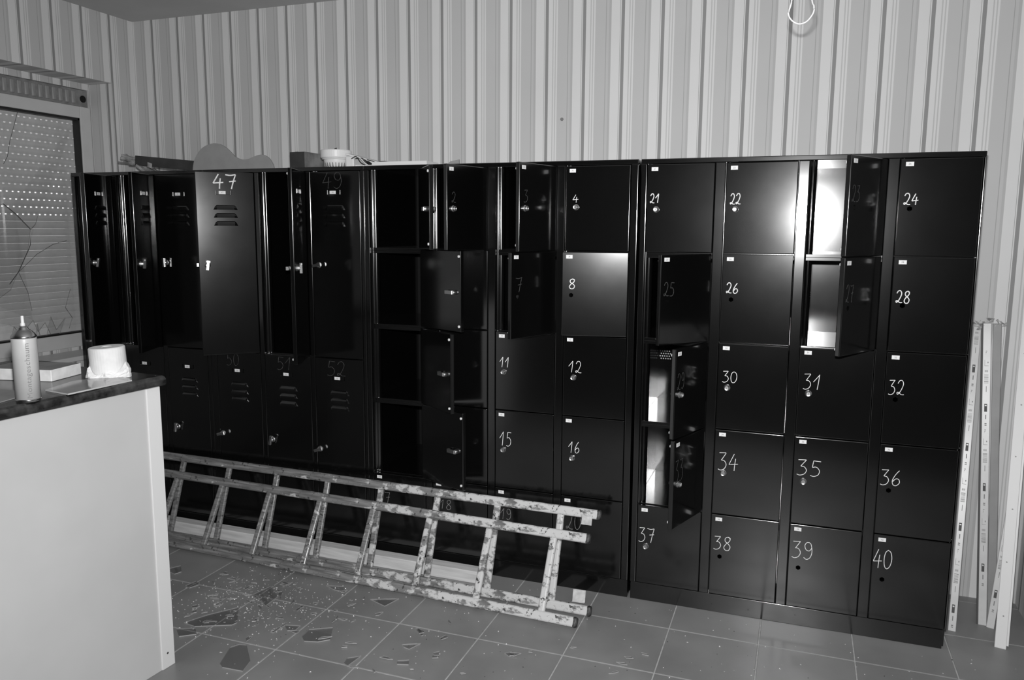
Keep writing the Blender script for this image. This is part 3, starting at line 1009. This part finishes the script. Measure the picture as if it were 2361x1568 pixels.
# foam slab, acrylic sheet, grey card, dark strip
sl = thing('foam_slab', 'white foam slab with greyish top lying behind the can', 'slab', (-1.76, -1.79, ZW + .0005), (0, 0, math.radians(12)))
mb = MB()
poly = [(.095, -.045), (.095, .10), (-.14, .10), (-.14, -.045)]
mb.prism(poly, 0, .0385, 0)
o = mb.build('slab', [M['foam_face'], M['foam_top']], sl, bevel=.002)
for p in o.data.polygons:
    if p.normal.z > .8:
        p.material_index = 1
ac = MB().prism([(-.118, -.115), (-.003, -.135), (.000, .105), (-.105, .15), (-.16, .02)], 0, .0045, 0, 1)
aco = link('acrylic_sheet', ac.mesh('acrylic_sheet', [M['acrylic'], M['acrylic_edge']]), None, (-1.428, -1.815, ZW + .0005))
tag(aco, 'glossy grey acrylic sheet lying flat at the worktop edge', 'sheet')
gc = link('grey_card', MB().prism([(-.05, -.09), (.075, -.10), (.06, .07), (-.11, .085)], 0, .003, 0).mesh('grey_card', [M['card']]), None, (-1.60, -2.04, ZW + .0005), (0, 0, .15))
tag(gc, 'grey card lying flat on the worktop left of the can', 'card')
ds = MB().tube([(-2.05, -1.64, ZW + .012), (-1.98, -1.63, ZW + .013), (-1.90, -1.62, ZW + .012), (-1.855, -1.615, ZW + .011)], .0105, 8).build('plastic_strip', M['dark_plastic'])
tag(ds, 'short dark plastic strip on the worktop behind the foam slab', 'strip')

# ------------------------------------------------------------------ things on top of the lockers
ZL = H
bp = thing('broken_board', 'dark board with a torn chipboard end resting on the lockers', 'board', (-2.62, -.30, ZL))
MB().box(-.10, .36, -.05, .05, -.026, .024).build('panel', M['plank'], bp, (0, 0, .064), (0, math.radians(5.4), 0), bevel=.001)
MB().box(-.02, .34, -.045, .045, -.006, .006).build('batten', M['plank'], bp, (0, 0, .0075), (0, math.radians(0.0), 0))
mb = MB()
rnd = random.Random(11)
for k in range(34):
    x = -.19 + rnd.random() * .15
    mb.obox((x, -.045 + rnd.random() * .06, .086 + rnd.uniform(-.026, .010) - max(0, x + .14) * .5), (rnd.uniform(.016, .045), 0, rnd.uniform(-.020, .004)), (0, rnd.uniform(.004, .012), 0), (rnd.uniform(-.002, .002), 0, rnd.uniform(.002, .007)))
mb.obox((-.06, -.052, .028), (.03, 0, -.018), (0, .004, 0), (.002, 0, .006))
mb.obox((.0, -.053, .045), (.012, 0, -.004), (0, .003, 0), (.001, 0, .012))
mb.build('torn_end', M['torn'], bp)

pts = [(-2.338, 1.822), (-2.336, 1.85), (-2.325, 1.885), (-2.305, 1.915), (-2.275, 1.942), (-2.24, 1.958), (-2.20, 1.965), (-2.165, 1.960), (-2.13, 1.944), (-2.10, 1.920),
       (-2.078, 1.899), (-2.05, 1.886), (-2.018, 1.881), (-1.99, 1.884), (-1.96, 1.893), (-1.935, 1.900), (-1.912, 1.902), (-1.888, 1.895), (-1.868, 1.88), (-1.853, 1.858), (-1.846, 1.84), (-1.843, 1.822)]
pts = catmull(pts, 4)
pn = link('peanut_panel', MB().prism([(x, z) for x, z in pts], -.006, .006, 0).mesh('peanut_panel', [M['grey_board']], .001, 1), None, (0, -.352, 0.0005), (PI / 2, 0, 0))
tag(pn, 'flat grey board with two rounded lobes standing on the lockers', 'board')

bx = thing('cardboard_box', 'small dark cardboard box on the lockers beside the smoke detector', 'box', (-1.656, -.37, ZL))
mb = MB().prism([(0, 0), (.012, .17), (-.082, .178), (-.09, .008)], 0, .0865, 0)
o = mb.build('carton', [M['cardboard'], M['cardboard_shaded']], bx, (0, 0, .0005), bevel=.0012)
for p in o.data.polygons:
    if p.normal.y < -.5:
        p.material_index = 1  # front face's shading put into a darker colour
MB().prism([(-.04, .002), (-.028, .17), (-.045, .172), (-.057, .004)], .0868, .0882).build('tape_strip', M['cardboard'], bx)

sd = thing('smoke_detector', 'white smoke detector lying upside down on the lockers', 'smoke detector', (-1.462, -.40, ZL))
MB().lathe([(.030, 0), (.044, .002), (.050, .010), (.056, .026), (.058, .040)], 32, close=False).build('sensor_dome', M['white_plastic'], sd, (0, 0, .0005), smooth=True)
for k in range(24):
    a = 2 * PI * k / 24
    MB().obox((.0515 * math.cos(a), .0515 * math.sin(a), .016), (.004 * math.cos(a), .004 * math.sin(a), .002), (-.002 * math.sin(a), .002 * math.cos(a), 0), (0, 0, .008)).build('vent_slot', M['print'], sd)
MB().lathe([(.058, .040), (.066, .041), (.0665, .046)], 36, close=False).build('collar', M['white_plastic'], sd, smooth=True)
MB().lathe([(.060, .0455), (.070, .047), (.072, .052), (.072, .080), (.069, .084), (.02, .084)], 40, close=True).build('base', M['white_plastic'], sd, smooth=False)
MB().tube([(-.01, 0, .084), (-.006, 0, .092), (.002, .002, .095), (.003, 0, .088)], .0022, 6).build('wire_stub', M['dark_plastic'], sd)

lh = thing('lamp_housing', 'open white fitting with loose wires on the lockers', 'fitting', (-1.372, -.40, ZL))
MB().box(0, .20, -.05, .05, -.004, .004).build('lid', M['white_plastic'], lh, (-.01, 0, .062), (0, math.radians(14.5), 0), bevel=.001)
MB().box(-.012, .03, -.045, .045, 0, .052).build('end_block', M['white_plastic'], lh, (0, 0, .0005), bevel=.004)
MB().box(.03, .16, -.03, .045, 0, .012).build('base_plate', M['white_plastic'], lh, (0, 0, .0005), bevel=.002)
MB().box(.07, .17, -.0, .04, .012, .030).build('terminal_strip', M['dark_plastic'], lh, (0, 0, .0005), bevel=.002)
for k in range(5):
    p = [(.02 + .01 * k, -.045, .04), (.05 + .015 * k, -.055, .048 - .004 * k), (.07 + .018 * k, -.05, .022), (.09 + .014 * k, -.045, .010)]
    MB().tube(catmull(p, 5), .0022, 6).build('wire', M['white_plastic'] if k % 2 else M['dark_plastic'], lh)

wp = MB().box(-.135, .135, -.06, .06, 0, .0165).build('white_shelf_board', M['board'], None, (-1.075, -.45, ZL + .0005), (0, 0, 0), bevel=.001)
tag(wp, 'thin white board lying flat along the locker top edge', 'board')
gcap = MB().prism([(-.045, 0), (.045, 0), (.045, .048), (.0, .040)], -.004, .004).build('grey_offcut', M['grey_board'], None, (-.975, -.18, ZL + .0005), (PI / 2, 0, 0))
tag(gcap, 'small pale grey offcut standing at the end of the white board', 'offcut')

# ------------------------------------------------------------------ ducts and boards leaning in the right corner
def leaning(name, label, cat, bot, top, wd, th, m, group=None, printed=False, film=False, side=None, ph=0.0, hollow=False, side_shade=0.0):
    b, t = Vector(bot), Vector(top)
    ez = (t - b)
    L_ = ez.length
    ez.normalize()
    toc = (CAM - b); toc.z = 0
    ey = -(toc - ez * toc.dot(ez)).normalized()          # away from the camera
    ex_ = ey.cross(ez).normalized()
    if side is not None:
        q_ = Matrix.Rotation(side, 3, ez)
        ey, ex_ = q_ @ ey, q_ @ ex_
    r_ = Matrix((ex_, ey, ez)).transposed().to_euler()
    o = thing(name, label, cat, b, r_, group)
    if side_shade:
        MB().box(-wd / 2 - side_shade, -wd / 2 + .0005, .001, th, 0, L_).build('side_shade_strip', M['duct_dark'], o, bevel=.001)  # dark strip in place of the shade on the duct's left side
    if hollow:
        mb = MB().box(-wd / 2, wd / 2, th - .002, th, 0, L_).box(-wd / 2, -wd / 2 + .002, 0, th, 0, L_).box(wd / 2 - .002, wd / 2, 0, th, 0, L_)
        mb.build('channel', m, o, bevel=.0006, segs=1)
    else:
        MB().box(-wd / 2, wd / 2, 0, th, 0, L_).build('body' if printed else 'profile', m, o, bevel=.002)
    if printed:
        z = .05 + ph
        rnd = random.Random(5)
        while z < L_ - .15:
            mb = MB()
            y = -.0004
            lo_, hi_ = max(z - .06, .004), min(z + .252, L_ - .004)
            mb.box(-.0095, .0095, -.00015, .0004, lo_, hi_, 2)      # the printed film
            def pr(x0, x1, z0, z1, mi=0):
                if z0 > lo_ and z1 < hi_:
                    mb.box(x0, x1, y - (.0002 if mi == 2 else 0), .0004, z0, z1, mi)
            pr(-.006, .004, z, z + .032, 1)                 # dark block with pale marks
            pr(-.004, .002, z + .0225, z + .0275, 2)
            for k in range(3):
                pr(-.002 + .001 * k, -.0008 + .001 * k, z - .030, z - .012)
            pr(-.004, .003, z - .050, z - .046)
            pr(-.004, .003, z - .056, z - .053)
            for k in range(9):                              # bar code
                zz = z + .115 + k * .0042
                pr(-.008, .007, zz, zz + rnd.choice((.0012, .0022)))
            pr(-.001, .001, z + .080, z + .103)
            for k in range(4):
                pr(-.006 + .003 * k, -.0045 + .003 * k, z + .160, z + .168)
            pr(-.007, .007, z + .185, z + .1862)
            pr(-.007, -.006, z + .185, z + .21)
            pr(.003, .006, z + .196, z + .202)
            for k in range(3):
                pr(-.004, -.003 + .002 * k, z + .232 + k * .006, z + .2345 + k * .006)
            mb.build('printed_label', [M['print'], M['duct_dark'], M['duct']], o)
            z += .318
    if film:
        rnd = random.Random(int(L_ * 1000))
        mb = MB()
        for k in range(9):
            c = Vector((rnd.uniform(-wd * .7, wd * .7), rnd.uniform(-.006, th), L_ + rnd.uniform(-.014, .016)))
            a = [Vector((rnd.uniform(-.018, .018), rnd.uniform(-.008, .008), rnd.uniform(-.014, .014))) for _ in range(3)]
            nn = (a[1] - a[0]).cross(a[2] - a[0])
            nn = nn.normalized() * .0004 if nn.length > 1e-9 else Vector((0, .0004, 0))
            mb.add([c + p + nn for p in a] + [c + p - nn for p in a], [(0, 1, 2), (3, 5, 4), (0, 3, 4, 1), (1, 4, 5, 2), (2, 5, 3, 0)])
        mb.build('torn_film', M['film'], o)
    return o
leaning('cable_duct', 'printed white cable duct leaning right beside the lockers', 'duct', (1.240, -.357, 0), (1.300, -.022, 1.165), .027, .018, M['duct'], 'cable ducts in the corner', True, True, ph=.02)
leaning('cable_duct', 'printed white cable duct with painted side shade in the middle of the corner', 'duct', (1.362, -.262, 0), (1.334, -.022, 1.180), .029, .018, M['duct'], 'cable ducts in the corner', True, True, ph=.16, side_shade=.007)
leaning('cable_duct', 'plain grey-backed duct standing beside the printed middle duct', 'duct', (1.398, -.236, 0), (1.370, -.020, 1.180), .030, .016, M['duct_grey'], 'cable ducts in the corner', False, True)
leaning('cable_duct', 'printed duct slanting to the right, partly hidden behind the white board', 'duct', (1.386, -.278, 0), (1.507, -.050, 1.02), .027, .018, M['duct'], 'cable ducts in the corner', True, False, ph=.07)
wb = leaning('white_board', 'long white board leaning in the right corner of the room', 'board', (1.388, -.440, 0), (1.466, -.045, 1.48), .038, .012, M['board'])
o = MB().box(-.012, .026, .0125, .022, .012, 1.46).build('second_layer', M['board'], wb, bevel=.001)
for k in range(7):
    MB().lathe([(.0028, -.0006), (.0028, .0005)], 10, axis='Y').build('screw_hole', M['duct_grey'], wb, (.002 * (-1) ** k, 0, .12 + .2 * k))

# ------------------------------------------------------------------ cable loop hanging from the ceiling, wall plug
cb = thing('hanging_cable', 'thin white cable loop hanging from the ceiling', 'cable', (.57, -1.2, ZC))
loop = [(-.04, .03, 0), (-.036, .02, -.20), (-.028, .01, -.42), (-.024, 0, -.506), (-.031, 0, -.54), (-.022, 0, -.560), (-.002, 0, -.572), (.019, 0, -.567), (.035, 0, -.546), (.036, 0, -.527), (.030, .01, -.508), (.018, .03, -.42), (.0, .03, -.22), (-.01, .02, 0)]
MB().tube(catmull(loop, 6), .0022, 8).build('wire_loop', M['cable'], cb, smooth=True)
MB().lathe([(.045, 0), (.045, -.012), (.03, -.022)], 24).build('ceiling_rose', M['white_plastic'], cb, (-.02, .02, 0))
pl = thing('wall_plug', 'small grey wall plug in the striped wallpaper above the lockers', 'wall plug', (-.482, 0, 2.06), (0, 0, 0))
MB().lathe([(.0075, 0), (.0075, -.004), (.0055, -.006)], 14, axis='Y').build('collar', M['print'], pl)
MB().lathe([(.0030, -.005), (.0030, -.0085)], 10, axis='Y').build('screw_tip', M['chrome'], pl)

# ------------------------------------------------------------------ broken glass on the floor
BIG = [
 ([(-1.288, -1.418), (-1.26, -1.413), (-1.174, -1.501), (-1.157, -1.564), (-1.24, -1.569), (-1.264, -1.554), (-1.305, -1.448)], 'large shield-shaped glass shard lying alone in the front left of the floor'),
 ([(-1.109, -1.233), (-1.031, -1.187), (-0.99, -1.27), (-1.023, -1.3), (-1.075, -1.314), (-1.103, -1.288)], 'large rounded glass shard with bright straight top edge'),
 ([(-1.559, -1.277), (-1.484, -1.178), (-1.405, -1.286), (-1.412, -1.309), (-1.539, -1.369), (-1.6, -1.36)], 'biggest dark glass shard beside the counter panel'),
 ([(-1.505, -1.068), (-1.482, -0.973), (-1.393, -1.041), (-1.389, -1.128)], 'four-sided glass shard in the middle of the shard heap'),
 ([(-2.0, -0.94), (-1.949, -0.991), (-1.96, -1.021), (-2.04, -1.0)], 'dark glass shard half hidden behind the counter edge'),
 ([(-1.593, -1.409), (-1.527, -1.378), (-1.491, -1.415), (-1.539, -1.452)], 'dark glass shard just below the biggest one at the counter foot'),
 ([(-1.261, -0.881), (-1.185, -0.861), (-1.157, -0.906), (-1.209, -0.902)], 'flat glass shard close to the middle of the ladder rail'),
 ([(-1.016, -0.927), (-0.905, -0.879), (-0.929, -0.959)], 'long triangular glass shard in front of the ladder rail'),
 ([(-0.72, -1.207), (-0.657, -1.175), (-0.678, -1.227), (-0.704, -1.221)], 'pointed glass shard with bright rim in the bottom middle'),
 ([(-0.681, -1.312), (-0.644, -1.293), (-0.632, -1.322), (-0.672, -1.333)], 'square-ended glass shard at the bottom middle edge of the floor'),
 ([(-0.338, -1.129), (-0.317, -1.108), (-0.298, -1.124), (-0.314, -1.145)], 'small dark four-sided shard lying furthest right of the big ones'),
 ([(-0.584, -1.217), (-0.567, -1.2), (-0.557, -1.227), (-0.574, -1.233)], 'small square glass shard right of the pointed one'),
 ([(-1.22, -1.236), (-1.157, -1.219), (-1.156, -1.257), (-1.182, -1.27)], 'small glass shard left of the rounded shard with bright edge'),
 ([(-0.859, -1.36), (-0.82, -1.329), (-0.831, -1.405), (-0.852, -1.396)], 'narrow glass shard on the front grout crossing'),
 ([(-1.237, -1.301), (-1.224, -1.211), (-1.216, -1.236), (-1.223, -1.302)], 'thin splinter of glass pointing at the ladder'),
 ([(-1.831, -1.097), (-1.82, -1.044), (-1.783, -1.071), (-1.799, -1.109)], 'glass shard near the counter behind the shard heap'),
 ([(-0.726, -1.084), (-0.713, -1.074), (-0.675, -1.115), (-0.68, -1.123)], 'narrow bar-shaped glass shard on the middle grout line'),
]
def shard_mesh(poly, th=.004):
    n = len(poly)
    mb = MB().prism(poly, 0, th, 0, 1)
    return mb.mesh('glass_shard', [M['shard'], M['shard_edge']])
for poly, lab in BIG:
    cx = sum(p[0] for p in poly) / len(poly)
    cy = sum(p[1] for p in poly) / len(poly)
    o = link('glass_shard', shard_mesh([(x - cx, y - cy) for x, y in poly]), None, (cx, cy, .0004))
    tag(o, lab, 'glass shard', 'large glass shards on the floor')
rnd = random.Random(21)
kinds = []
for k in range(9):
    n = rnd.choice((3, 4, 4, 5))
    an = sorted(rnd.uniform(0, 2 * PI) for _ in range(n))
    an = [2 * PI * (i + rnd.uniform(-.3, .3)) / n for i in range(n)]
    sx, sy = rnd.uniform(.7, 1.5), rnd.uniform(.3, .8)
    kinds.append(shard_mesh([(math.cos(a) * .016 * sx * rnd.uniform(.7, 1.2), math.sin(a) * .016 * sy * rnd.uniform(.7, 1.2)) for a in an], .0035))
def heap_point():
    r = rnd.random()
    if r < .55:
        return rnd.gauss(-1.52, .16), rnd.gauss(-1.10, .15)
    if r < .8:
        return rnd.gauss(-1.1, .25), rnd.gauss(-1.08, .16)
    return rnd.uniform(-1.2, .2), rnd.uniform(-1.45, -.95)
made = 0
while made < 95:
    x, y = heap_point()
    if y > -.905 or y < -1.6 or x < -1.9 or (x < -1.36 and y < -1.55):
        continue
    o = link('glass_shard', rnd.choice(kinds), None, (x, y, .0006 + .004 * (made % 3)), (rnd.uniform(-.12, .12) * (made % 2), rnd.uniform(-.12, .12) * (made % 2), rnd.uniform(0, 6.28)))
    s_ = rnd.uniform(.5, 1.3)
    o.scale = (s_, s_, 1)
    tag(o, 'small splinter of clear glass scattered on the grey floor tiles', 'glass shard', 'small glass splinters on the floor')
    made += 1
# crumbs of glass and dirt: nobody could count them
def crumbs(name, m, count, size, dens, seed):
    r_ = random.Random(seed)
    mb = MB()
    k = 0
    while k < count:
        if r_.random() < dens:
            x, y = r_.gauss(-1.45, .2), r_.gauss(-1.1, .17)
        else:
            x, y = r_.uniform(-1.7, 1.45), r_.uniform(-1.7, -.56)
        if y > -.56 or y < -1.9 or (x < -1.38 and y < -1.55):
            continue
        s_ = size * r_.uniform(.4, 1.4)
        a = r_.uniform(0, 6.28)
        p = [(x + s_ * math.cos(a + q * 2.1) * r_.uniform(.5, 1.2), y + s_ * math.sin(a + q * 2.1) * r_.uniform(.5, 1.2), .0004) for q in range(3)]
        p.append((x, y, .0004 + s_ * r_.uniform(.4, 1.0)))
        mb.add(p, [(0, 2, 1), (0, 1, 3), (1, 2, 3), (2, 0, 3)])
        k += 1
    o = stuff(mb.build(name, m))
    return o
tag(crumbs('glass_crumbs', M['crumb'], 900, .0034, .62, 4), 'tiny glass crumbs strewn over the floor tiles', 'glass crumbs')
tag(crumbs('dirt_crumbs', M['dirt'], 160, .0024, .2, 9), 'dark specks of dirt strewn over the floor tiles', 'dirt')
